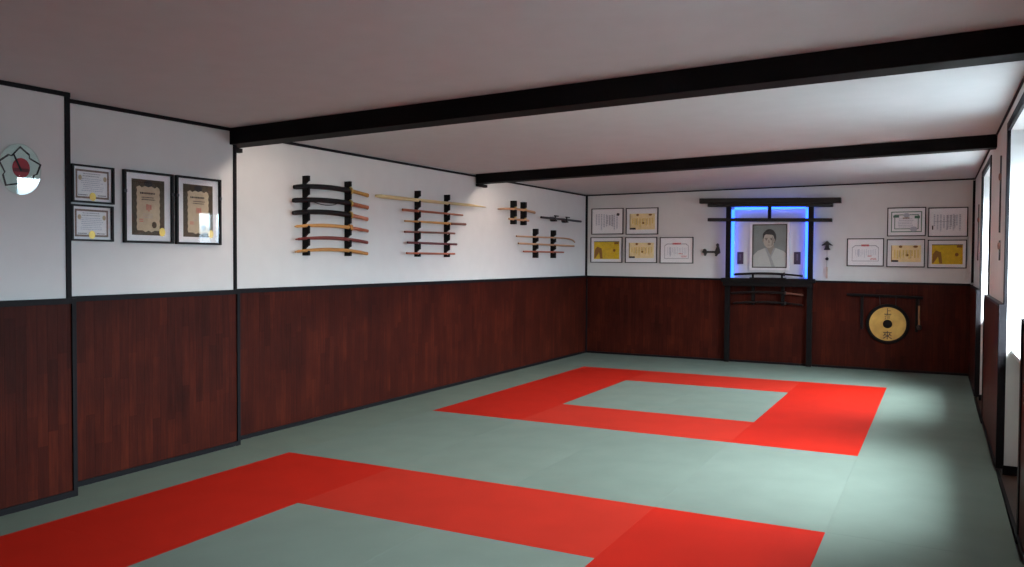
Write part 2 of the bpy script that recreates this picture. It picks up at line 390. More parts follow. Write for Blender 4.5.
# right wall rails and slate frames round the recesses
for i in range(0, len(ys), 2): trim((W - 0.004, ys[i + 1] + 0.06, WR - 0.02), (PX, min(ys[i], -0.004) - (0.06 if i else 0.0), WR + 0.003), 'trim_grey' if i else 'trim')
for a, b in OPEN:
    trim((PX - 0.012, a - 0.004, WR), (PX + 0.01, a + 0.075, HEAD + 0.06), 'trim'); trim((PX - 0.012, b - 0.075, WR), (PX + 0.01, b + 0.004, HEAD + 0.06), 'trim')
    trim((PX - 0.012, b + 0.004, HEAD - 0.004), (PX + 0.01, a - 0.004, HEAD + 0.06), 'trim')
    trim((W - 0.008, a - 0.002, 0.0), (PX + 0.01, a + 0.062, WR), 'trim'); trim((W - 0.008, b - 0.062, 0.0), (PX + 0.01, b + 0.002, WR), 'trim')

# windows
for k, (a, b) in enumerate(OPEN):
    e = bpy.data.objects.new('window_%d' % (k + 1), None); COL.objects.link(e); e.location = (OUT, (a + b) / 2, SILL); struct(e)
    bm = bmesh.new(); h = (a - b) / 2; t = 0.06; top = HEAD - SILL
    add_box(bm, (-0.05, -h, 0), (0.02, h, t)); add_box(bm, (-0.05, -h, top - t), (0.02, h, top)); add_box(bm, (-0.05, -h, t), (0.02, -h + t, top - t)); add_box(bm, (-0.05, h - t, t), (0.02, h, top - t)); add_box(bm, (-0.05, -0.035, t), (0.02, 0.035, top - t))
    obj('window_frame', bm, 'sill', e)
    box('pane', (-0.018, -h + t, t), (-0.012, -0.035, top - t), 'window_glass', e); box('pane', (-0.018, 0.035, t), (-0.012, h - t, top - t), 'window_glass', e)
    box('window_sill', (PX + 0.040 - OUT, -h + 0.001, -0.03), (-0.05, h - 0.001, 0.0), 'sill', e, 0.004)
    rb = thing('roller_blind', ('dark blind rolled up at the top of the window nearest the back corner', 'dark blind rolled up in the recess at the right picture edge', 'dark blind rolled up in the window behind the viewer')[k], 'blind', Matrix.Translation((5.86, (a + b) / 2, HEAD)), 'rolled blinds in the window recesses')
    bm = bmesh.new(); add_box(bm, (-0.05, -h + 0.03, -0.06), (0.05, h - 0.03, 0), 0.008); obj('cassette', bm, 'blind', rb)
    bm = bmesh.new(); add_box(bm, (-0.008, -h + 0.05, -0.20), (0.0, h - 0.05, -0.06)); obj('fabric', bm, 'blind', rb)
    bm = bmesh.new(); add_box(bm, (-0.018, -h + 0.05, -0.235), (0.010, h - 0.05, -0.20), 0.006); obj('bottom_bar', bm, 'trim', rb)

# the window wall is not quite square to the altar wall: everything on it turns about the back corner
TURN = Matrix.Translation((PX, 0, 0)) @ Matrix.Rotation(0.0055, 4, 'Z') @ Matrix.Translation((-PX, 0, 0))
for o in list(COL.objects):
    if o.parent is None and min((o.matrix_basis @ Vector(c)).x for c in (o.bound_box if o.type == 'MESH' else [(0, 0, 0)])) > 5.4: o.matrix_basis = TURN @ o.matrix_basis

# ------------------------------------------------------------------ ceiling beams with strip lamps behind them
def beam(name, label, y0, y1, h, t, bracket_y):
    """beam across the room; front face runs from y0 at the left wall to y1 at the right wall"""
    z0 = zc(0, y0); e = thing(name, label, 'beam', Matrix.Translation((0, y0, z0)))
    ang = math.atan2(y1 - y0, W); L = W + 0.1
    bm = bmesh.new()
    bl = []
    for x in (PL1 + 0.02, PX + 0.0055 * -y1 + 0.002):
        yy = (y1 - y0) * x / W
        zt = zc(x, y0 + yy) - z0
        bl.append([(x, yy, zt - 0.001), (x, yy + t, zt - 0.001), (x, yy + t, zt - h), (x, yy, zt - h)])
    va = [bm.verts.new(p) for p in bl[0]]; vb = [bm.verts.new(p) for p in bl[1]]
    bm.faces.new(va); bm.faces.new(vb[::-1])
    for i in range(4): bm.faces.new((va[i], va[(i + 1) % 4], vb[(i + 1) % 4], vb[i]))
    bmesh.ops.bevel(bm, geom=list(bm.edges), offset=0.004, segments=1, affect='EDGES')
    obj('beam_timber', bm, 'beam', e)
    bm = bmesh.new(); add_box(bm, (PL1, 0.03, -h - 0.035), (PL1 + 0.045, t + bracket_y, -h), 0.003); obj('wall_block', bm, 'black', e)
    return e
B1 = (-7.812, -8.02, 0.134, 0.19); B2 = (-3.67, -4.22, 0.118, 0.16)
beam('ceiling_beam', 'long black ceiling beam nearest the viewer', *B1, 0.03)
beam('ceiling_beam', 'shorter-looking black ceiling beam farther back, nearest the altar', *B2, 0.1)
for (y0, y1, h, t), lab in ((B1, 'long strip lamp hidden behind the nearer ceiling beam'), (B2, 'long strip lamp hidden behind the farther ceiling beam')):
    yc = (y0 + y1) / 2 + t + 0.10; xm = 2.16
    yc = y0 + (y1 - y0) * xm / W + t + 0.10; zl, zr = zc(0.33, yc), zc(3.98, yc)
    m = Matrix.Translation((xm, yc, (zl + zr) / 2)) @ Matrix.Rotation(math.atan2(y1 - y0, W), 4, 'Z') @ Matrix.Rotation(-math.atan((zr - zl) / 3.65), 4, 'Y')
    e = thing('strip_lamp', lab, 'lamp', m, 'strip lamps behind the beams')
    box('housing', (-1.83, -0.05, -0.038), (1.83, 0.05, -0.005), 'housing', e, 0.003)
    box('diffuser', (-1.81, -0.035, -0.063), (1.81, 0.035, -0.038), 'lamp', e, 0.004)

# ------------------------------------------------------------------ mats
def mat(label, x0, x1, y0, y1, m, group):
    w, d = x1 - x0, y0 - y1
    bm = bmesh.new(); g = 0.0003
    add_box(bm, (-w / 2 + g, -d / 2 + g, 0), (w / 2 - g, d / 2 - g, 0.04), 0.0008)
    o = obj('tatami_mat', bm, m); o.location = ((x0 + x1) / 2, (y0 + y1) / 2, -0.04)
    return tag(o, label, 'mat', group)
XA = [0.667, 1.667, 2.667, 3.667, 4.667]
for yt, sq, gr in ((-1.68, 'far', 'red mats of the far square'), (-7.742, 'near', 'red mats of the near square')):
    mat('red mat in the left side of the %s red square, half nearer the altar' % sq, XA[0], XA[1], yt, yt - 2, 'red', gr)
    mat('red mat in the left side of the %s red square, half nearer the viewer' % sq, XA[0], XA[1], yt - 2, yt - 4, 'red', gr)
    mat('red mat in the right side of the %s red square, half nearer the altar' % sq, XA[3], XA[4], yt, yt - 2, 'red', gr)
    mat('red mat in the right side of the %s red square, half nearer the viewer' % sq, XA[3], XA[4], yt - 2, yt - 4, 'red', gr)
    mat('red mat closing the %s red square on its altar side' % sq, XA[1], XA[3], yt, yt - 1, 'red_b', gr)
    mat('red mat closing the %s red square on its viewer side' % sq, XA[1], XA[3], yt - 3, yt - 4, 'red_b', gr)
    g2 = 'sage green mats inside the %s red square' % sq
    mat('left sage green mat enclosed by the %s red square' % sq, XA[1], XA[2], yt - 1, yt - 3, 'green_b', g2)
    mat('right sage green mat enclosed by the %s red square' % sq, XA[2], XA[3], yt - 1, yt - 3, 'green_b', g2)
for i, nm in enumerate(('first', 'second', 'third', 'fourth')):
    mat('sage green mat between the two red squares, %s from the weapon wall' % nm, XA[i], XA[i + 1], -5.68, -7.742, 'green_b' if i % 2 else 'green', 'sage green mats between the red squares')
cx_ = [0.012, XA[0], XA[2], XA[4], 5.588]
for j, (ya, yb, rn) in enumerate(((-0.012, -0.68, 'narrow sage green mat along the back baseboard'), (-0.68, -1.68, 'sage green mat along the altar edge of the far red square'))):
    for i, nm in enumerate(('in the left corner', 'left of the middle', 'right of the middle', 'by the right wall')):
        mat(rn + ' ' + nm, cx_[i], cx_[i + 1], ya, yb, 'green_b' if (i + j) % 2 else 'green', 'sage green mats across the back')
for x0, ya, yb, lab in ((0.012, -1.68, -3.68, 'beside the altar half of the far red square'), (0.012, -3.68, -5.68, 'beside the viewer half of the far red square'), (0.012, -5.68, -7.742, 'below the two nearer sword racks'), (0.143, -7.742, -9.30, 'below the framed diplomas'), (0.325, -9.30, -11.742, 'below the round emblem')):
    mat('narrow sage green mat on the left ' + lab, x0, XA[0], ya, yb, 'green_side', 'sage green mats along the left wall')
for ya, yb, lab in ((-1.68, -3.68, 'beside the altar half of the far red square'), (-3.68, -5.68, 'beside the viewer half of the far red square'), (-5.68, -7.742, 'level with the gap between the squares'), (-7.742, -9.742, 'beside the near red square'), (-9.742, -11.742, 'nearest the viewer')):
    mat('sage green mat along the window wall, ' + lab, XA[4], 5.576 - 0.0055 * ya, ya, yb, 'green', 'sage green mats along the window wall')

# ------------------------------------------------------------------ framed things
def ring(bm, w, h, t, d, mi=0, z0=0.0):
    for lo, hi in (((-w / 2, -h / 2), (w / 2, -h / 2 + t)), ((-w / 2, h / 2 - t), (w / 2, h / 2)), ((-w / 2, -h / 2 + t), (-w / 2 + t, h / 2 - t)), ((w / 2 - t, -h / 2 + t), (w / 2, h / 2 - t))):
        add_box(bm, lo + (z0,), hi + (z0 + d,), 0.0, mi)

def layers(name, shapes, parent, z0, dz=0.0004):
    """flat printed shapes, one mesh: list of (outline, material)"""
    bm = bmesh.new(); mats = []
    for k, (pts, m) in enumerate(shapes):
        if m not in mats: mats.append(m)
        z = z0 + dz * min(k, 9)
        f = bm.faces.new([bm.verts.new((x, y, z)) for x, y in pts]); f.material_index = mats.index(m)
        f.normal_update()
        if f.normal.z < 0: f.normal_flip()
    me = bpy.data.meshes.new(name); bm.to_mesh(me); bm.free()
    for k in mats: me.materials.append(M[k])
    return link(bpy.data.objects.new(name, me), parent)

def text_rows(x0, x1, y0, y1, rows, m, fill=0.45, seed=1):
    r = random.Random(seed); out = []; st = (y1 - y0) / rows
    for i in range(rows):
        y = y1 - st * (i + 0.5); x = x0 + r.uniform(0, 0.1) * (x1 - x0); xe = x1 - r.uniform(0, 0.2) * (x1 - x0)
        while x < xe:
            w = r.uniform(0.03, 0.10) * (x1 - x0)
            out.append((rect(x, y - st * fill / 2, min(x + w, xe), y + st * fill / 2), m)); x += w + 0.02 * (x1 - x0)
    return out

def text_cols(x0, x1, y0, y1, cols, m, fill=0.4, seed=1):
    r = random.Random(seed); out = []; st = (x1 - x0) / cols
    for i in range(cols):
        x = x0 + st * (i + 0.5); y = y1 - r.uniform(0, 0.1) * (y1 - y0); ye = y0 + r.uniform(0, 0.35) * (y1 - y0)
        while y > ye:
            h = r.uniform(0.05, 0.09) * (y1 - y0)
            out.append((rect(x - st * fill / 2, max(y - h, ye), x + st * fill / 2, y), m)); y -= h + 0.03 * (y1 - y0)
    return out

def border(w, h, t, m):
    return [(rect(-w / 2, -h / 2, w / 2, -h / 2 + t), m), (rect(-w / 2, h / 2 - t, w / 2, h / 2), m), (rect(-w / 2, -h / 2, -w / 2 + t, h / 2), m), (rect(w / 2 - t, -h / 2, w / 2, h / 2), m)]

def cert(kind, label, mw, w, h, frame='frame_grey', ft=0.016, depth=0.022, group=None, seed=1, name='framed_certificate'):
    e = thing(name, label, 'certificate', mw, group)
    bm = bmesh.new(); ring(bm, w, h, ft, depth); obj('frame', bm, frame, e)
    box('mount', (-w / 2 + ft, -h / 2 + ft, 0.002), (w / 2 - ft, h / 2 - ft, 0.006), 'matboard' if kind in ('tan', 'yellow', 'scroll') else 'paper', e)
    iw, ih = w - 2 * ft, h - 2 * ft
    z = 0.0075
    S = [(rect(-iw / 2 + 0.004, -ih / 2 + 0.004, iw / 2 - 0.004, ih / 2 - 0.004), 'matboard' if kind in ('tan', 'yellow', 'scroll') else 'paper')]
    if kind == 'white_script':
        S += text_cols(-iw * 0.40, iw * 0.36, -ih * 0.36, ih * 0.30, 9, 'ink_pale', 0.5, seed)
        S += text_cols(-iw * 0.05, iw * 0.22, -ih * 0.30, ih * 0.28, 3, 'ink_grey', 0.5, seed + 1)
        if seed == 1: S += [(ellipse(iw * 0.35, ih * 0.27, 0.026, 0.024), 'ink')]
        else: S += [(rect(-iw * 0.42, -ih * 0.27, -iw * 0.385, -ih * 0.12), 'ink'), (rect(-iw * 0.34, ih * 0.02, iw * 0.12, ih * 0.035), 'ink_grey')]
    elif kind == 'tan':
        S += [(rect(-iw * 0.40, -ih * 0.33, iw * 0.42, ih * 0.30), 'tan_paper'), (rect(-iw * 0.40, -ih * 0.33, -iw * 0.38, ih * 0.30), 'ink_brown')]
        S += text_cols(-iw * 0.34, iw * 0.38, -ih * 0.22, ih * 0.14, 9, 'gold_seal', 0.5, seed)
        S += text_cols(-iw * 0.22, iw * 0.30, -ih * 0.20, ih * 0.12, 5, 'ink_brown', 0.12, seed + 3)
        S += [(ellipse(-iw * 0.14, ih * 0.25, 0.022, 0.018), 'ink_brown'), (ellipse(iw * 0.27, ih * 0.25, 0.030, 0.016), 'ink_brown'), (rect(-iw * 0.38, -ih * 0.33, -iw * 0.20, -ih * 0.26), 'ink'), (ellipse(iw * 0.04, -ih * 0.07, 0.020, 0.018), 'ink_brown')]
    elif kind == 'yellow':
        S += [(rect(-iw * 0.41, -ih * 0.38, iw * 0.42, ih * 0.36), 'yellow')]
        S += [([(-iw * 0.38, ih * 0.0), (-iw * 0.30, ih * 0.14), (-iw * 0.16, ih * 0.06), (-iw * 0.12, -ih * 0.36), (-iw * 0.20, -ih * 0.36), (-iw * 0.24, -ih * 0.10), (-iw * 0.36, -ih * 0.34), (-iw * 0.40, -ih * 0.34)], 'ink_brown')]
        S += [(rect(iw * 0.26, ih * 0.24, iw * 0.40, ih * 0.32), 'ink_brown'), (ellipse(iw * 0.26, -ih * 0.02, 0.022, 0.024), 'ink_brown'), (rect(-iw * 0.41, ih * 0.33, iw * 0.42, ih * 0.36), 'olive')]
    elif kind == 'arched':
        S += [(rect(-iw * 0.37, -ih * 0.34, iw * 0.37, -ih * 0.32), 'ink_grey'), (rect(-iw * 0.38, -ih * 0.34, -iw * 0.365, ih * 0.18), 'ink_grey'), (rect(iw * 0.365, -ih * 0.34, iw * 0.38, ih * 0.18), 'ink_grey')]
        S += [([(-iw * 0.38, ih * 0.18), (-iw * 0.30, ih * 0.27), (iw * 0.30, ih * 0.27), (iw * 0.38, ih * 0.18), (iw * 0.36, ih * 0.17), (iw * 0.29, ih * 0.24), (-iw * 0.29, ih * 0.24), (-iw * 0.36, ih * 0.17)], 'ink_grey')]
        S += text_rows(-iw * 0.13, iw * 0.15, ih * 0.22, ih * 0.31, 1, 'ink_red', 0.8, seed)
        S += text_cols(-iw * 0.30, iw * 0.32, -ih * 0.20, ih * 0.12, 12, 'ink_pale', 0.3, seed)
        S += text_cols(-iw * 0.22, -iw * 0.16, -ih * 0.26, ih * 0.14, 1, 'ink_pale', 0.7, seed)
        S += text_rows(iw * 0.06, iw * 0.20, -ih * 0.18, -ih * 0.10, 1, 'ink_red', 0.4, seed) + text_rows(iw * 0.14, iw * 0.34, -ih * 0.29, -ih * 0.21, 2, 'ink_red', 0.5, seed)
    elif kind == 'green':
        S += border(iw * 0.84, ih * 0.76, 0.012, 'ink_green') + border(iw * 0.66, ih * 0.54, 0.010, 'ink_green')
        S += [(rect(-iw * 0.36, ih * 0.16, -iw * 0.20, ih * 0.24), 'ink_green'), (rect(iw * 0.22, ih * 0.12, iw * 0.36, ih * 0.22), 'ink_green'), (ellipse(0.0, ih * 0.24, 0.04, 0.03), 'ink_pale')]
        S += text_rows(-iw * 0.24, iw * 0.24, -ih * 0.22, ih * 0.14, 6, 'ink_pale', 0.4, seed) + text_rows(-iw * 0.12, iw * 0.12, ih * 0.10, ih * 0.18, 1, 'ink_brown', 0.5, seed)
        S += [(ellipse(iw * 0.20, -ih * 0.27, 0.045, 0.035), 'ink_pale')]
    elif kind == 'sepia':
        S += border(iw * 0.86, ih * 0.84, 0.013, 'border_brown')
        S += text_rows(-iw * 0.26, iw * 0.26, ih * 0.20, ih * 0.34, 2, 'ink_grey', 0.35, seed) + text_rows(-iw * 0.30, iw * 0.30, -ih * 0.22, ih * 0.18, 7, 'ink_pale', 0.35, seed)
        S += text_rows(-iw * 0.38, -iw * 0.10, -ih * 0.36, -ih * 0.28, 1, 'ink', 0.3, seed) + text_rows(iw * 0.12, iw * 0.38, -ih * 0.36, -ih * 0.28, 1, 'ink', 0.3, seed + 1)
        S += [(ellipse(-iw * 0.32, ih * 0.18, 0.013, 0.017), 'cream'), (ellipse(iw * 0.32, ih * 0.18, 0.013, 0.017), 'cream')]
    elif kind == 'scroll':
        pw, ph = iw * 0.72, ih * 0.83
        S += [(rect(-pw / 2, -ph / 2, pw / 2, ph / 2), 'olive')]
        pts = []
        a, b = pw * 0.36, ph * 0.385
        for i in range(14): pts.append((a * (1 - 0.06 * (i % 2)) , -b + 2 * b * i / 13 - ph * 0.03))
        pts += [(a * 0.75, b + ph * 0.0), (a * 0.55, b - ph * 0.03), (a * 0.28, b + ph * 0.0), (0, b - ph * 0.02), (-a * 0.28, b), (-a * 0.55, b - ph * 0.03), (-a * 0.75, b)]
        for i in range(14): pts.append((-a * (1 - 0.06 * (i % 2)), b - 2 * b * i / 13 - ph * 0.03))
        pts += [(-a * 0.5 + a * i * 0.25, -b - ph * 0.03 - (0.012 if i % 2 else 0.0)) for i in range(5)]
        S += [(pts, 'cream'), (ellipse(0, ph * 0.43, pw * 0.13, ph * 0.06), 'ink')]
        S += text_rows(-a * 0.75, a * 0.75, ph * 0.22, ph * 0.29, 1, 'ink', 0.45, seed) + text_rows(-a * 0.6, a * 0.6, ph * 0.12, ph * 0.20, 2, 'ink', 0.35, seed + 1)
        S += text_cols(-a * 0.22, a * 0.26, -ph * 0.08, ph * 0.06, 3, 'ink_red', 0.6, seed) + text_rows(-a * 0.8, -a * 0.4, -ph * 0.27, -ph * 0.20, 2, 'ink_red', 0.4, seed)
        S += text_rows(-a * 0.5, a * 0.5, -ph * 0.20, -ph * 0.10, 3, 'ink_grey', 0.2, seed)
        S += [(ellipse(pw * 0.17, -ph * 0.31, 0.020, 0.024), 'olive')]
    layers('print', S, e, z)
    if kind == 'sepia':
        s = layers('gold_seal', [(ellipse(0, -ih * 0.36, 0.024, 0.028), 'gold_seal')], e, 0.0115); s['label'] = 'round gold seal'
    if kind == 'scroll':
        s = layers('gold_seal', [(ellipse(iw * 0.30, -ih * 0.36, 0.026, 0.032), 'gold_seal')], e, 0.0115); s['label'] = 'round gold seal'
        for sx in (-1, 1):
            box('clip', (sx * (w / 2 - ft * 0.5) - 0.010, ih * 0.20, depth - 0.004), (sx * (w / 2 - ft * 0.5) + 0.010, ih * 0.20 + 0.022, depth + 0.004), 'brass' if False else 'steel_dark', e, 0.002)
    box('glass_pane', (-w / 2 + ft, -h / 2 + ft, depth - 0.009), (w / 2 - ft, h / 2 - ft, depth - 0.006), 'glass', e)
    return e

YB = 0.022
def bcert(kind, label, x0, x1, z0, z1, seed, grp, frame='frame_grey'):
    return cert(kind, label, on_back((x0 + x1) / 2, (z0 + z1) / 2, YB), x1 - x0, z1 - z0, frame, 0.012, group=grp, seed=seed)
GL, GR = 'certificates left of the altar', 'certificates right of the altar'
bcert('white_script', 'white certificate of pale script in the upper row, nearest the left corner', 0.080, 0.636, 1.968, 2.396, 1, GL)
bcert('tan', 'apricot certificate in the upper row of frames left of the altar', 0.680, 1.222, 1.960, 2.390, 2, GL)
bcert('yellow', 'mustard yellow certificate in the lower row, nearest the left corner', 0.066, 0.624, 1.504, 1.922, 3, GL)
bcert('tan', 'apricot certificate below its twin, left of the altar', 0.672, 1.208, 1.502, 1.918, 2, GL)
bcert('arched', 'white certificate with an arched border, alone nearest the altar on its left', 1.254, 1.794, 1.498, 1.914, 4, GL)
bcert('arched', 'white certificate with an arched border, first frame right of the altar', 4.028, 4.514, 1.475, 1.872, 5, GR, 'frame_black')
bcert('green', 'green bordered certificate in the upper row right of the altar', 4.549, 5.035, 1.898, 2.300, 6, GR, 'frame_black')
bcert('tan', 'apricot certificate in the lower row right of the altar', 4.548, 5.030, 1.465, 1.857, 7, GR, 'frame_black')
bcert('white_script', 'white certificate of grey script in the upper row, nearest the right corner', 5.062, 5.543, 1.886, 2.288, 8, GR, 'frame_black')
bcert('yellow', 'mustard yellow certificate in the lower row, nearest the right corner', 5.062, 5.536, 1.456, 1.846, 9, GR, 'frame_black')
def lcert(kind, label, y0, y1, z0, z1, seed, ft, name='framed_certificate', yaw=0.0):
    return cert(kind, label, on_left((y0 + y1) / 2, (z0 + z1) / 2, PL2 + abs(yaw) * (y1 - y0) / 2) @ Matrix.Rotation(yaw, 4, 'Y'), y1 - y0, z1 - z0, 'frame_black', ft, 0.028, 'frames on the left wall', seed, name)
lcert('sepia', 'small white certificate with a gold seal, upper of the pair by the emblem bay', -9.188, -8.878, 1.902, 2.155, 11, 0.012)
lcert('sepia', 'small white certificate with a gold seal, lower of the pair by the emblem bay', -9.195, -8.886, 1.645, 1.888, 12, 0.012)
lcert('scroll', 'tall framed scroll diploma next to the two small certificates', -8.800, -8.385, 1.641, 2.157, 13, 0.016, 'framed_diploma', -0.006)
lcert('scroll', 'tall framed scroll diploma with a window reflection, nearest the beam', -8.356, -7.930, 1.640, 2.158, 14, 0.016, 'framed_diploma', -0.008)

# ------------------------------------------------------------------ round emblem
e = thing('emblem_disc', 'round glass emblem with a red sun and black five-pointed outline', 'emblem', on_left(-9.637, 2.063, PL3 + 0.008) @ Matrix.Rotation(-0.064, 4, 'Y') @ Matrix.Rotation(0.023, 4, 'X'))
bm = bmesh.new(); add_prism(bm, ellipse(0, 0, 0.121, 0.150, 48), 0.001, 0.005); obj('backing', bm, 'teal_face', e)
star = [(0.004, 0.140), (0.128, 0.040), (0.078, -0.103), (-0.080, -0.108), (-0.118, 0.040)]
pp = []
for i, (x, y) in enumerate(star):
    nx, ny = star[(i + 1) % 5]; pp.append((x, y))
    mx_, my_ = (x + nx) / 2, (y + ny) / 2
    pp += [(mx_ * 1.0 + (x - mx_) * 0.12, my_ + (y - my_) * 0.12), (mx_ * 0.86 - (x - mx_) * 0.05, my_ * 0.86 - (y - my_) * 0.05)]
bm = bmesh.new()
n = len(pp)
pp = [(x * 1.03 - 0.002, y) for x, y in pp]
inner = [(x * 0.895, y * 0.895) for x, y in pp]
for i in range(n):
    j = (i + 1) % n
    f = [bm.verts.new((p[0], p[1], 0.0064)) for p in (pp[i], pp[j], inner[j], inner[i])]
    bm.faces.new(f)
obj('outline', bm, 'ink', e)
layers('red_sun', [(ellipse(0.008, 0.008, 0.052, 0.060), 'red_ball')], e, 0.0062)
layers('dark_band', [(rect(-0.040, -0.016, 0.056, 0.006), 'red_dark')], e, 0.0070)
layers('black_needle', [([(-0.040, 0.082), (-0.030, 0.086), (0.014, -0.008), (0.004, -0.014)], 'ink')], e, 0.0078)
bm = bmesh.new(); add_prism(bm, ellipse(0, 0, 0.124, 0.153, 48), 0.010, 0.014); obj('glass_cover', bm, 'disc_glass', e)

# ------------------------------------------------------------------ weapon racks
def rack_profile(z_top, z_bot, zs, d=0.074, slot=0.030):
    """hooked upright seen from its side: list of (out, up)"""
    p = [(0, z_bot), (d, z_bot)]
    for z in sorted(zs):
        p += [(d, z - 0.008), (d - 0.006, z - 0.004), (d - 0.012, z - 0.016), (d - 0.040, z - 0.016), (d - 0.044, z + 0.018), (d - 0.016, z + 0.040), (d, z + 0.044)]
    p += [(d, z_top), (0, z_top)]
    return p

def rack(label, mw, ups, z_top, z_bot, zs, d=0.074, t=0.024, group=None, pegs=False):
    e = thing('sword_rack', label, 'rack', mw, group)
    for u in ups:
        bm = bmesh.new()
        pr = rack_profile(z_top, z_bot, zs, d)
        a = [bm.verts.new((u - t / 2, y, x)) for x, y in pr]; b = [bm.verts.new((u + t / 2, y, x)) for x, y in pr]
        bm.faces.new(a); bm.faces.new(b[::-1])
        for i in range(len(pr)): bm.faces.new((a[i], a[(i + 1) % len(pr)], b[(i + 1) % len(pr)], b[i]))
        up = obj('upright', bm, 'black', e)
        if pegs:
            for z in zs:
                bm = bmesh.new(); add_box(bm, (u - 0.02, z + 0.018, d - 0.012), (u + 0.012, z + 0.034, d + 0.010), 0.003); obj('peg', bm, 'brass', up)
    return e

OUTZ = 0.054                                   # how far the weapons sit from the plaster
def stick(name, label, cat, mw0, pts, rad, mat, group, n=10, out=OUTZ):
    """one-piece wooden weapon resting in the rack hooks; pts are (along, up) in wall coordinates"""
    c = pts[len(pts) // 2]
    e_m = mw0(c[0], c[1])
    bm = bmesh.new(); r = (lambda t: (rad, rad)) if isinstance(rad, (int, float)) else rad
    add_sweep(bm, catmull([(x - c[0], y - c[1], out) for x, y in pts], 8), r, n)
    o = obj(name, bm, mat, None, True); o.matrix_world = e_m
    return tag(o, label, cat, group)
LW = lambda y, z: on_left(y, z, PL1)
LA = lambda y, z: on_left(y + 0.040, z, PL1)
LC = lambda y, z: on_left(y + 0.020, z, PL1)
LE = lambda y, z: on_left(y + 0.050, z, PL1)

def arc(pts):                                  # smooth quadratic through three (along, up) points, sampled
    (x0, y0), (x1, y1), (x2, y2) = pts
    def f(x): return y0 * (x - x1) * (x - x2) / ((x0 - x1) * (x0 - x2)) + y1 * (x - x0) * (x - x2) / ((x1 - x0) * (x1 - x2)) + y2 * (x - x0) * (x - x1) / ((x2 - x0) * (x2 - x1))
    return f

def katana(label, mw0, pts, xg, grip, group, cat='sword', r=0.026, out=OUTZ, cord=False, guard='brass'):
    """scabbard from pts[0] to the guard at xg, wrapped grip on to pts[2]"""
    f = arc(pts); x0, x2 = pts[0][0], pts[2][0]
    e = thing('katana', label, cat, mw0(xg, f(xg)), group); zg = f(xg)
    sw = lambda xa, xb, k=9: [(xa + (xb - xa) * i / k - xg, f(xa + (xb - xa) * i / k) - zg, out) for i in range(k + 1)]
    sg = 1 if x2 > xg else -1
    s = sweep('scabbard', sw(x0, xg - sg * 0.012), lambda t: (r * 0.72, r * (0.86 + 0.14 * t)) if t > 0.02 else (r * 0.6, r * 0.7), 'lacquer', e, 12, 3)
    sweep('grip', sw(xg + sg * 0.012, x2, 4), lambda t: (r * 0.62, r * (0.80 - 0.10 * math.sin(PI * t))), grip, e, 12, 3)
    bm = bmesh.new(); add_sweep(bm, [Vector((-0.010, 0, out)), Vector((0.010, 0, out))], lambda t: (r * 1.25, r * 1.45), 16); obj('guard', bm, guard, e, True)
    if cord:
        sweep('cord', [(x0 + (xg - x0) * a - xg, f(x0 + (xg - x0) * a) - zg - d, out + 0.012) for a, d in ((0.30, 0.016), (0.42, 0.036), (0.55, 0.046), (0.68, 0.036), (0.76, 0.016))], 0.004, 'lacquer', e, 6, 5)
    return e

# rack A: three scabbarded swords over three wooden ones
ZA = [2.210, 2.084, 1.972, 1.846, 1.727, 1.614]
rack('black two-post rack holding three scabbarded and three wooden swords', LW(-6.51, 1.94), (-0.300, 0.303), 2.302 - 1.94, 1.565 - 1.94, [z - 1.94 for z in ZA], group='black weapon racks on the left wall')
GA = 'swords on the rack nearest the beam'
katana('black scabbarded sword with a tan grip, topmost on the six-sword rack', LA, [(-7.030, 2.182), (-6.51, 2.218), (-5.954, 2.185)], -6.235, 'wrap_tan', GA)
katana('black scabbarded sword with a cord below and red-brown grip, second from top', LA, [(-7.043, 2.060), (-6.51, 2.092), (-5.954, 2.061)], -6.235, 'wrap_brown', GA, cord=True)
katana('black scabbarded sword with a rosy grip, third from top on its rack', LA, [(-7.043, 1.948), (-6.51, 1.980), (-5.962, 1.942)], -6.235, 'wrap_rose', GA)
rb = lambda t: (0.010 + 0.004 * min(1, 2.5 * t), 0.012 + 0.005 * min(1, 2.5 * t)) if t > 0.02 else (0.006, 0.007)
f = arc([(-7.018, 1.826), (-6.51, 1.853), (-5.954, 1.822)])
e = thing('wooden_sword', 'honey coloured wooden sword with a guard, below the black scabbards', 'sword', LA(-6.235, f(-6.235)), GA)
pts = lambda a, b: [(a + (b - a) * i / 8 + 6.235, f(a + (b - a) * i / 8) - f(-6.235), OUTZ) for i in range(9)]
sweep('blade', pts(-7.018, -6.255), rb, 'oak', e); sweep('grip', pts(-6.215, -5.954), (0.013, 0.016), 'redoak', e)
bm = bmesh.new(); add_sweep(bm, [Vector((-0.018, 0, OUTZ)), Vector((0.018, 0, OUTZ))], lambda t: (0.026, 0.032), 14); obj('guard', bm, 'oak_b', e, True)
f = arc([(-7.006, 1.711), (-6.51, 1.736), (-5.962, 1.705)])
stick('wooden_sword', 'dark red wooden sword, second from bottom on the six-sword rack', 'sword', LA, [(-7.006 + 1.044 * i / 8, f(-7.006 + 1.044 * i / 8)) for i in range(9)], rb, 'rosewood', GA)
f = arc([(-7.018, 1.596), (-6.51, 1.625), (-5.962, 1.591)])
stick('wooden_sword', 'honey coloured wooden sword, lowest on the six-sword rack', 'sword', LA, [(-7.018 + 1.056 * i / 8, f(-7.018 + 1.056 * i / 8)) for i in range(9)], rb, 'oak_b', GA)

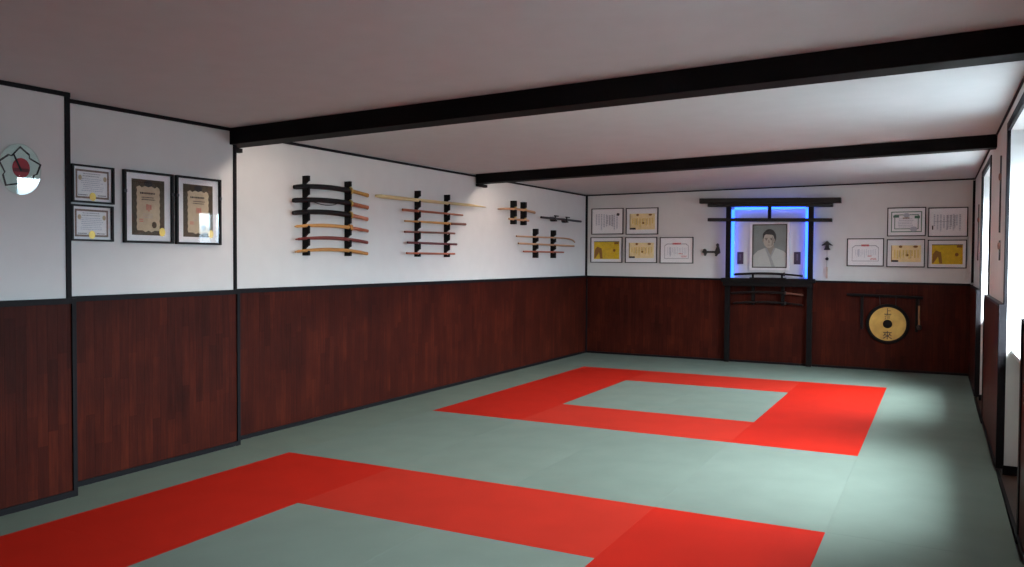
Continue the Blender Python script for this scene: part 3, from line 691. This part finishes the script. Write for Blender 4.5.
# rack B: long staff over five sticks
ZB = [2.200, 2.079, 1.964, 1.847, 1.723, 1.606]
rack('black two-post rack holding a long pale weapon above five thin sticks', LW(-4.68, 1.94), (-0.310, 0.306), 2.306 - 1.94, 1.566 - 1.94, [z - 1.94 for z in ZB], group='black weapon racks on the left wall')
GB = 'sticks on the middle rack'
stick('wooden_oar_sword', 'long pale wooden weapon with a swollen left end, topmost on its rack', 'weapon', LA, [(-5.82, 2.192), (-5.12, 2.198), (-4.5, 2.205), (-3.93, 2.214), (-3.52, 2.214)], lambda t: (0.012, 0.013 if t < 0.01 else 0.021 if t < 0.16 else 0.021 - 0.006 * t if t < 0.78 else 0.0163 - 0.05 * (t - 0.78)), 'ash', GB)
stick('wooden_staff', 'red-brown round stick directly below the long pale weapon', 'stick', LA, [(-5.345, 2.075), (-4.7, 2.080), (-4.085, 2.081)], lambda t: (0.012, 0.014 - 0.003 * t), 'redoak', GB)
e = thing('wooden_short_sword', 'tan stick with a dark brown grip at its right end', 'stick', LA(-4.36, 1.966), GB)
sweep('blade', [(-0.945, -0.011, OUTZ), (-0.5, -0.004, OUTZ), (-0.004, 0.0, OUTZ)], lambda t: (0.008 + 0.004 * t, 0.009 + 0.006 * t), 'oak', e)
sweep('grip', [(0.004, 0.0, OUTZ), (0.2, 0.004, OUTZ), (0.345, 0.006, OUTZ)], 0.015, 'walnut', e)
stick('wooden_staff', 'thin dark brown stick, third from bottom on the middle rack', 'stick', LA, [(-5.305, 1.838), (-4.7, 1.848), (-4.268, 1.852)], 0.0115, 'walnut', GB)
stick('wooden_staff', 'thin wine-dark stick, second from bottom on the middle rack', 'stick', LA, [(-5.250, 1.722), (-4.7, 1.722), (-4.222, 1.722)], lambda t: (0.012, 0.013), 'wine', GB)
stick('wooden_staff', 'thin brown stick, lowest on the middle rack', 'stick', LA, [(-5.268, 1.604), (-4.7, 1.605), (-4.268, 1.606)], 0.0115, 'redoak', GB)

# rack C: two short wooden knives
ZC = [2.230, 2.094]
rack('small black two-post rack holding two short wooden swords', LW(-2.47, 2.19), (-0.195, 0.110), 2.350 - 2.19, 2.028 - 2.19, [z - 2.19 for z in ZC], t=0.06, group='black weapon racks on the left wall', pegs=True)
f = arc([(-3.16, 2.208), (-2.50, 2.238), (-2.05, 2.222)])
stick('wooden_short_sword', 'curved brown short sword, upper of two on the small rack', 'sword', LC, [(-3.16 + 1.11 * i / 6, f(-3.16 + 1.11 * i / 6)) for i in range(7)], lambda t: (0.011, 0.013 + 0.006 * t) if t > 0.03 else (0.007, 0.008), 'beech', 'short wooden swords on the small rack')
stick('wooden_short_sword', 'very short brown stick, lower of two on the small rack', 'sword', LC, [(-2.85, 2.094), (-2.5, 2.096), (-2.25, 2.097)], lambda t: (0.012, 0.015), 'beech', 'short wooden swords on the small rack')

# rack D: two metal hooks and a dark stick
e = thing('wall_hooks', 'pair of dark hooked wall holders near the left corner, under one dark stick', 'hooks', LW(-1.15, 2.165))
for u in (-0.19, 0.235):
    bm = bmesh.new()
    add_box(bm, (u - 0.07, -0.030, 0), (u + 0.07, 0.030, 0.012), 0.004)
    add_box(bm, (u - 0.055, -0.040, 0.0), (u + 0.02, -0.018, 0.085), 0.004)
    add_box(bm, (u - 0.055, -0.040, 0.072), (u - 0.02, 0.045, 0.085), 0.004)
    add_box(bm, (u - 0.055, 0.036, 0.060), (u + 0.08, 0.052, 0.085), 0.004)
    obj('hook', bm, 'bronze', e)
stick('dark_staff', 'short dark grey stick held by the two wall hooks near the corner', 'stick', LC, [(-1.845, 2.165), (-1.1, 2.170), (-0.345, 2.170)], lambda t: (0.014, 0.017), 'steel_dark', None)

# rack E: three thin wooden weapons
ZE = [1.871, 1.768, 1.660]
rack('black two-post rack holding three thin pale weapons, nearest the left corner', LW(-1.7, 1.78), (-0.270, 0.345), 1.990 - 1.78, 1.570 - 1.78, [z - 1.78 for z in ZE], t=0.05, group='black weapon racks on the left wall')
GE = 'thin wooden weapons on the rack nearest the corner'
stick('wooden_sickle_staff', 'thin pale staff with a drooping right tip, topmost of its three', 'weapon', LE, [(-2.66, 1.866), (-2.0, 1.872), (-1.3, 1.880), (-0.92, 1.878), (-0.72, 1.862), (-0.625, 1.828)], lambda t: (0.010, 0.012), 'beech', GE, 8)
stick('wooden_staff', 'thin straight brown staff, middle of three near the left corner', 'stick', LE, [(-2.60, 1.768), (-1.6, 1.768), (-0.65, 1.766)], lambda t: (0.011, 0.014), 'beech', GE, 8)
stick('wooden_staff', 'thin short dark brown staff, lowest of three near the left corner', 'stick', LE, [(-2.44, 1.658), (-1.7, 1.660), (-1.06, 1.662)], lambda t: (0.010, 0.012), 'redoak', GE, 8)

# ------------------------------------------------------------------ altar: shelf, gate, portrait
e = thing('altar_shelf', 'black wooden altar shelf on two legs against the back wainscot', 'shelf', Matrix.Translation((2.948, 0.0, 0.0)))
box('shelf_board', (-0.665, -0.215, 1.225), (0.665, -0.036, 1.285), 'black', e, 0.004)
box('apron', (-0.640, -0.195, 1.165), (0.640, -0.060, 1.225), 'black', e, 0.003)
for sx in (-0.603, 0.590): box('leg', (sx - 0.036, -0.075, 0.0), (sx + 0.036, -0.014, 1.165), 'black', e, 0.003)
e = thing('shrine_gate', 'black torii-style gate with blue light strips standing on the altar shelf', 'gate', Matrix.Translation((2.940, -0.09, 1.285)))
for sx in (-0.580, 0.606): box('post', (sx - 0.034, -0.034, 0.0), (sx + 0.034, 0.034, 1.075 - sx * 0.02), 'black', e, 0.004)
def slat(name, x0, x1, zl, zr, h, d, mat, y=0.0):
    bm = bmesh.new()
    q = [(x0, zl), (x1, zr), (x1, zr + h), (x0, zl + h)]
    a = [bm.verts.new((x, y - d, z)) for x, z in q]; b = [bm.verts.new((x, y + d, z)) for x, z in q]
    bm.faces.new(a[::-1]); bm.faces.new(b)
    for i in range(4): bm.faces.new((a[i], a[(i + 1) % 4], b[(i + 1) % 4], b[i]))
    bmesh.ops.bevel(bm, geom=list(bm.edges), offset=0.003, segments=1, affect='EDGES')
    return obj(name, bm, mat, e)
slat('top_lintel', -1.020, 1.010, 2.422 - 1.285, 2.376 - 1.285, 0.078, 0.055, 'black_gloss')
slat('lower_lintel', -0.895, 0.903, 2.370 - 1.285, 2.326 - 1.285, 0.048, 0.045, 'black_gloss')
slat('tie_beam', -0.893, 0.893, 2.148 - 1.285, 2.110 - 1.285, 0.050, 0.040, 'black_gloss')
slat('strut', -0.002, 0.044, 2.180 - 1.285, 2.180 - 1.285, 0.170, 0.024, 'black')
for sx in (-0.527, 0.546): box('light_strip', (sx - 0.022, 0.045, 0.010), (sx + 0.022, 0.069, 1.035), 'led', e)
box('light_strip', (-0.505, 0.045, 1.030), (0.524, 0.069, 1.072), 'led', e)
# portrait
e = thing('portrait', 'framed grey portrait of a dark haired man in a pale jacket, white frame', 'portrait', on_back(2.950, 1.768, YB))
bm = bmesh.new(); ring(bm, 0.575, 0.722, 0.034, 0.030); obj('frame', bm, 'frame_white', e)
bm = bmesh.new(); ring(bm, 0.507, 0.654, 0.016, 0.022); obj('inner_slip', bm, 'frame_brown', e)
S = [(rect(-0.24, -0.312, 0.24, 0.312), 'pic_bg'),
     ([(-0.238, -0.310), (0.238, -0.310), (0.238, -0.110), (0.20, -0.075), (0.09, -0.030), (-0.07, -0.030), (-0.17, -0.070), (-0.238, -0.140)], 'pic_gi'),
     ([(-0.050, -0.035), (0.012, -0.150), (0.078, -0.030), (0.055, 0.030), (-0.035, 0.030)], 'pic_skin_b'),
     ([(-0.070, -0.030), (-0.040, -0.025), (0.020, -0.155), (0.080, -0.310), (0.030, -0.310), (-0.010, -0.180)], 'pic_gi_b'),
     ([(0.085, -0.030), (0.060, -0.025), (0.010, -0.150), (0.024, -0.168)], 'pic_gi_b'),
     (ellipse(-0.004, 0.130, 0.098, 0.125), 'pic_hair'), (ellipse(-0.012, 0.086, 0.080, 0.116), 'pic_skin')]
layers('picture', S, e, 0.008)
sc = lambda pts: [(x * 1.22 - 0.012, (y - 0.085) * 1.18 + 0.086) for x, y in pts]
hair = ellipse(0.004, 0.135, 0.080, 0.084, 16, 0.05 * PI, 0.95 * PI) + [(-0.066, 0.150), (-0.03, 0.160), (0.03, 0.155), (0.066, 0.140)]
S = [(sc(hair), 'pic_hair'), (sc(rect(-0.050, 0.106, -0.014, 0.113)), 'pic_hair'), (sc(rect(0.014, 0.106, 0.048, 0.113)), 'pic_hair'), (sc(ellipse(-0.030, 0.092, 0.011, 0.006, 12)), 'pic_hair'), (sc(ellipse(0.030, 0.092, 0.011, 0.006, 12)), 'pic_hair'),
     (sc([(-0.006, 0.088), (0.006, 0.088), (0.014, 0.052), (-0.010, 0.052)]), 'pic_skin_b'), (sc(ellipse(0.0, 0.024, 0.022, 0.005, 12)), 'pic_skin_b'), (sc(ellipse(-0.068, 0.084, 0.009, 0.020, 12)), 'pic_skin_b'), (sc(ellipse(0.068, 0.084, 0.009, 0.020, 12)), 'pic_skin_b'), (sc([(0.04, 0.14), (0.064, 0.10), (0.05, 0.03), (0.03, 0.01)]), 'pic_skin_b')]
layers('face_detail', S, e, 0.0128)
box('glass_pane', (-0.24, -0.312, 0.0165), (0.24, 0.312, 0.0185), 'glass', e)
for x, lab in ((2.520, 'small dark plaque on the left of the portrait'), (3.348, 'small dark plaque on the right of the portrait')):
    e = thing('wall_plaque', lab, 'plaque', on_back(x, 1.587, YB), 'plaques beside the portrait')
    box('board', (-0.046, -0.092, 0), (0.046, 0.092, 0.018), 'plum', e, 0.003)
    layers('inlay', text_cols(-0.014, 0.014, -0.07, 0.07, 1, 'plum_light', 0.8, 5), e, 0.0185)
# swords of the altar
KB = lambda x, z: on_back(x, z, 0.0)
e = thing('sword_stand', 'low black stand on the altar shelf carrying one curved sword', 'stand', Matrix.Translation((2.955, -0.135, 1.285)))
box('base', (-0.26, -0.035, 0), (0.26, 0.035, 0.012), 'black', e, 0.002)
for sx in (-0.215, 0.205):
    bm = bmesh.new(); pr = [(-0.02, 0.012), (0.02, 0.012), (0.018, 0.060), (0.011, 0.060), (0.010, 0.048), (-0.010, 0.048), (-0.011, 0.060), (-0.018, 0.060)]
    a = [bm.verts.new((sx - 0.012, y, z)) for y, z in pr]; b = [bm.verts.new((sx + 0.012, y, z)) for y, z in pr]
    bm.faces.new(a[::-1]); bm.faces.new(b)
    for i in range(len(pr)): bm.faces.new((a[i], a[(i + 1) % len(pr)], b[(i + 1) % len(pr)], b[i]))
    obj('support', bm, 'black', e)
katana('black curved sword lying on the altar shelf below the portrait', KB, [(2.460, 1.338), (2.955, 1.357), (3.455, 1.326)], 3.19, 'lacquer', 'altar swords', out=0.135, r=0.019, guard='bronze')
rk = rack('small black rack under the altar shelf holding two dark swords', on_back(2.945, 1.0, 0.0), (-0.215, 0.215), 0.165, -0.115, [0.062, -0.088], d=0.090, t=0.035)
katana('dark curved sword under the altar shelf, upper of two', KB, [(2.405, 1.050), (2.945, 1.078), (3.450, 1.046)], 3.20, 'walnut', 'altar swords', out=0.070, r=0.018, guard='bronze')
katana('dark curved sword under the altar shelf, lower of two', KB, [(2.440, 0.900), (2.945, 0.928), (3.450, 0.898)], 3.20, 'lacquer', 'altar swords', out=0.070, r=0.018, guard='bronze')

# ------------------------------------------------------------------ small ornaments either side of the altar
e = thing('carved_ornament', 'small black carved wall ornament with one raised end left of the gate', 'ornament', on_back(2.075, 1.675, YB))
bm = bmesh.new()
add_box(bm, (-0.10, -0.012, 0.0), (0.12, 0.020, 0.035), 0.006); obj('bar', bm, 'bronze', e)
bm = bmesh.new(); add_prism(bm, [(-0.135, 0.0), (-0.115, 0.045), (-0.095, 0.055), (-0.075, 0.040), (-0.065, -0.005), (-0.085, -0.055), (-0.10, -0.055), (-0.105, -0.02)], 0, 0.045); obj('head', bm, 'bronze', e)
bm = bmesh.new(); add_prism(bm, [(0.055, -0.01), (0.075, 0.045), (0.088, 0.085), (0.080, 0.115), (0.098, 0.138), (0.118, 0.125), (0.118, 0.085), (0.132, 0.04), (0.140, -0.012), (0.105, -0.03), (0.085, -0.062), (0.065, -0.058), (0.07, -0.03)], 0, 0.045); obj('raised_tail', bm, 'bronze', e)
e = thing('wind_chime', 'small black roofed bell chime with a bead and paper strip, right of gate', 'chime', on_back(3.764, 1.84, YB))
bm = bmesh.new(); add_prism(bm, [(0.0, 0.0), (0.030, -0.030), (0.072, -0.062), (0.070, -0.072), (0.034, -0.062), (-0.034, -0.062), (-0.070, -0.072), (-0.072, -0.062), (-0.030, -0.030)], 0.008, 0.085); obj('roof', bm, 'bronze', e)
bm = bmesh.new(); add_lathe(bm, [(0, 0), (0.024, 0), (0.030, -0.035), (0.042, -0.062), (0.044, -0.070), (0.036, -0.070), (0.0, -0.03)], 20); b_ = obj('bell', bm, 'bronze', e, True)
b_.matrix_local = Matrix.Translation((0, -0.062, 0.046)) @ Matrix.Rotation(-PI / 2, 4, 'X')
sweep('cord', [(0, -0.10, 0.046), (0, -0.2, 0.046), (0, -0.30, 0.046), (0, -0.385, 0.046)], 0.0022, 'ink', e, 6, 2)
bm = bmesh.new(); bmesh.ops.create_uvsphere(bm, u_segments=14, v_segments=8, radius=0.023, matrix=Matrix.Translation((0, -0.262, 0.046))); obj('bead', bm, 'bronze', e, True)
box('paper_strip', (-0.014, -0.545, 0.0445), (0.014, -0.380, 0.0475), 'tag_paper', e)

# ------------------------------------------------------------------ gong
e = thing('gong_hanger', 'black wall bracket with a long top bar that the round gong hangs from', 'bracket', on_back(4.58, 1.05, 0.0))
bm = bmesh.new(); add_sweep(bm, [Vector((-0.535, 0.020, 0.055)), Vector((-0.2, 0.014, 0.055)), Vector((0.2, 0.004, 0.055)), Vector((0.44, -0.004, 0.055))], lambda t: (0.017, 0.019), 10); obj('top_bar', bm, 'black', e, True)
for x, z0 in ((-0.338, -0.47), (0.365, -0.48)): box('side_bar', (x - 0.018, z0, 0.0), (x + 0.018, 0.0, 0.036), 'black', e, 0.003)
e = thing('gong', 'round bronze gong with a black rim hanging on the right back wainscot', 'gong', on_back(4.580, 0.668, -0.030))
prof = [(0.0, 0.040), (0.040, 0.038), (0.056, 0.030), (0.060, 0.026), (0.236, 0.022), (0.240, 0.024), (0.272, 0.018), (0.280, 0.008), (0.280, -0.020), (0.272, -0.020), (0.268, 0.006), (0.0, 0.014)]
bm = bmesh.new(); add_lathe(bm, prof[4:], 56); obj('rim', bm, 'gong_black', e, True)
bm = bmesh.new(); add_lathe(bm, [(0.236, 0.022), (0.060, 0.026)], 56); obj('face', bm, 'gong_gold', e, True)
bm = bmesh.new(); add_lathe(bm, prof[:4], 40); obj('boss', bm, 'gong_black', e, True)
for sx in (-0.10, 0.10): sweep('cord', [(sx, 0.262, 0.0), (sx * 1.02, 0.33, 0.06), (sx * 1.05, 0.388 - sx * 0.03, 0.105)], 0.004, 'ink', e, 6, 3)
def glyph(ch, x, y, size, mat, parent):
    cu = bpy.data.curves.new('character', 'FONT'); cu.body = ch; cu.size = size; cu.align_x = 'CENTER'; cu.align_y = 'CENTER'; cu.extrude = 0.0008; cu.offset = size * 0.008
    t = bpy.data.objects.new('character', cu); COL.objects.link(t)
    dg = bpy.context.evaluated_depsgraph_get(); dg.update()
    me = bpy.data.meshes.new_from_object(t.evaluated_get(dg))
    bpy.data.objects.remove(t)
    me.materials.clear(); me.materials.append(M[mat])
    if len(me.vertices):
        xs = [v.co.x for v in me.vertices]; yv = [v.co.y for v in me.vertices]
        ox, oy = (min(xs) + max(xs)) / 2, (min(yv) + max(yv)) / 2
        for v in me.vertices: v.co.x += x - ox; v.co.y += y - oy; v.co.z += 0.0265
    return link(bpy.data.objects.new('character', me), parent)
glyph('上', 0.0, 0.178, 0.10, 'ink', e); glyph('海', 0.0, 0.100, 0.085, 'olive', e); glyph('來', 0.0, -0.155, 0.125, 'ink', e)
e = thing('gong_mallet', 'pale wooden gong mallet with a dark head hanging beside the gong', 'mallet', on_back(4.972, 0.80, 0.0))
sweep('handle', [(0, 0.135, 0.05), (0, 0.0, 0.05), (0.004, -0.13, 0.05)], 0.011, 'mallet', e, 10, 3)
bm = bmesh.new(); add_lathe(bm, [(0, 0.035), (0.022, 0.032), (0.030, 0.015), (0.030, -0.015), (0.022, -0.032), (0, -0.035)], 18); h_ = obj('head', bm, 'bronze', e, True)
h_.matrix_local = Matrix.Translation((0.004, -0.165, 0.05)) @ Matrix.Rotation(PI / 2, 4, 'X')
sweep('cord', [(0, 0.135, 0.05), (0, 0.19, 0.05), (-0.006, 0.246, 0.052)], 0.0025, 'ink', e, 6, 3)

# ------------------------------------------------------------------ slim hanging pieces on the piers
def hanging(label, y, z_top, z_bot, grp):
    h = (z_top - z_bot) / 2
    e = thing('hanging_staff', label, 'ornament', on_right(y, (z_top + z_bot) / 2, PX), grp)
    sweep('shaft', [(0, h, 0.012), (0, 0, 0.012), (0, -h, 0.012)], lambda t: (0.006, 0.004 + 0.003 * math.sin(PI * t)), 'bronze', e, 8, 6)
    bm = bmesh.new(); add_lathe(bm, [(0, 0.035), (0.009, 0.02), (0.011, 0), (0.009, -0.02), (0, -0.035)], 12); k_ = obj('knob', bm, 'walnut', e, True)
    k_.matrix_local = Matrix.Translation((0, h * 0.45, 0.016)) @ Matrix.Rotation(PI / 2, 4, 'X')
    return e
hanging('slim dark hanging piece with a knob, upper one on the pier between windows', -5.45, 2.34, 1.76, 'slim pieces on the window piers')
hanging('slim dark hanging piece, lower one on the pier between windows', -5.50, 1.70, 1.55, 'slim pieces on the window piers')
hanging('slim dark hanging piece on the narrow pier beside the back corner', -1.55, 2.22, 1.56, 'slim pieces on the window piers')

# ------------------------------------------------------------------ daylight
w = bpy.data.worlds.new('overcast_sky'); scn.world = w; w.use_nodes = True
nt = w.node_tree; bg = nt.nodes['Background']
tc = N(nt, 'ShaderNodeTexCoord'); sp = N(nt, 'ShaderNodeSeparateXYZ'); nt.links.new(tc.outputs['Generated'], sp.inputs[0])
rp = N(nt, 'ShaderNodeValToRGB'); e_ = rp.color_ramp.elements
mr = N(nt, 'ShaderNodeMapRange'); mr.inputs['From Min'].default_value = -1; nt.links.new(sp.outputs['Z'], mr.inputs['Value']); nt.links.new(mr.outputs[0], rp.inputs[0])
# overcast sky: brightest overhead, dimmer at the horizon, pale paving below it
e_[0].position = 0.0; e_[0].color = (0.05, 0.058, 0.062, 1); e_[1].position = 1.0; e_[1].color = (0.86, 0.93, 0.96, 1)
for p_, c_ in ((0.47, (0.05, 0.060, 0.066, 1)), (0.515, (0.07, 0.095, 0.115, 1)), (0.52, (0.24, 0.29, 0.32, 1)), (0.60, (0.34, 0.41, 0.45, 1)), (0.80, (0.75, 0.81, 0.84, 1))):
    q_ = e_.new(p_); q_.color = c_
nt.links.new(rp.outputs[0], bg.inputs['Color']); bg.inputs['Strength'].default_value = 84.0
for k, (a, b) in enumerate(OPEN):
    L = bpy.data.lights.new('window_portal', 'AREA'); L.shape = 'RECTANGLE'; L.size = HEAD - SILL; L.size_y = a - b
    L.cycles.is_portal = True
    o = bpy.data.objects.new('window_portal', L); COL.objects.link(o)
    o.location = (OUT + 0.03, (a + b) / 2, (HEAD + SILL) / 2); o.rotation_euler = (0, PI / 2, 0)

# ------------------------------------------------------------------ camera
F, C_, yaw, pit, rol = 816.5266, Vector((5.2151, -12.6301, 1.5293)), -0.4824, -0.0281, 0.0055
fw = Vector((math.sin(yaw) * math.cos(pit), math.cos(yaw) * math.cos(pit), math.sin(pit)))
r0 = Vector((math.cos(yaw), -math.sin(yaw), 0)); u0 = r0.cross(fw)
rr = r0 * math.cos(rol) + u0 * math.sin(rol); uu = u0 * math.cos(rol) - r0 * math.sin(rol)
cam = bpy.data.cameras.new('camera'); cam.sensor_width = 36; cam.sensor_fit = 'HORIZONTAL'; cam.lens = F / 1024 * 36; cam.clip_start = 0.02
co = bpy.data.objects.new('camera', cam); COL.objects.link(co)
co.matrix_world = Matrix(((rr.x, uu.x, -fw.x, C_.x), (rr.y, uu.y, -fw.y, C_.y), (rr.z, uu.z, -fw.z, C_.z), (0, 0, 0, 1)))
scn.camera = co

vs = scn.view_settings
scn.display_settings.display_device = 'sRGB'
vs.view_transform = 'Standard'; vs.look = 'None'; vs.gamma = 1.0; vs.use_curve_mapping = False; vs.exposure = 0.32
scn.cycles.use_denoising = True
scn.cycles.max_bounces = 10; scn.cycles.diffuse_bounces = 6; scn.cycles.transparent_max_bounces = 16
scn.cycles.sample_clamp_indirect = 8
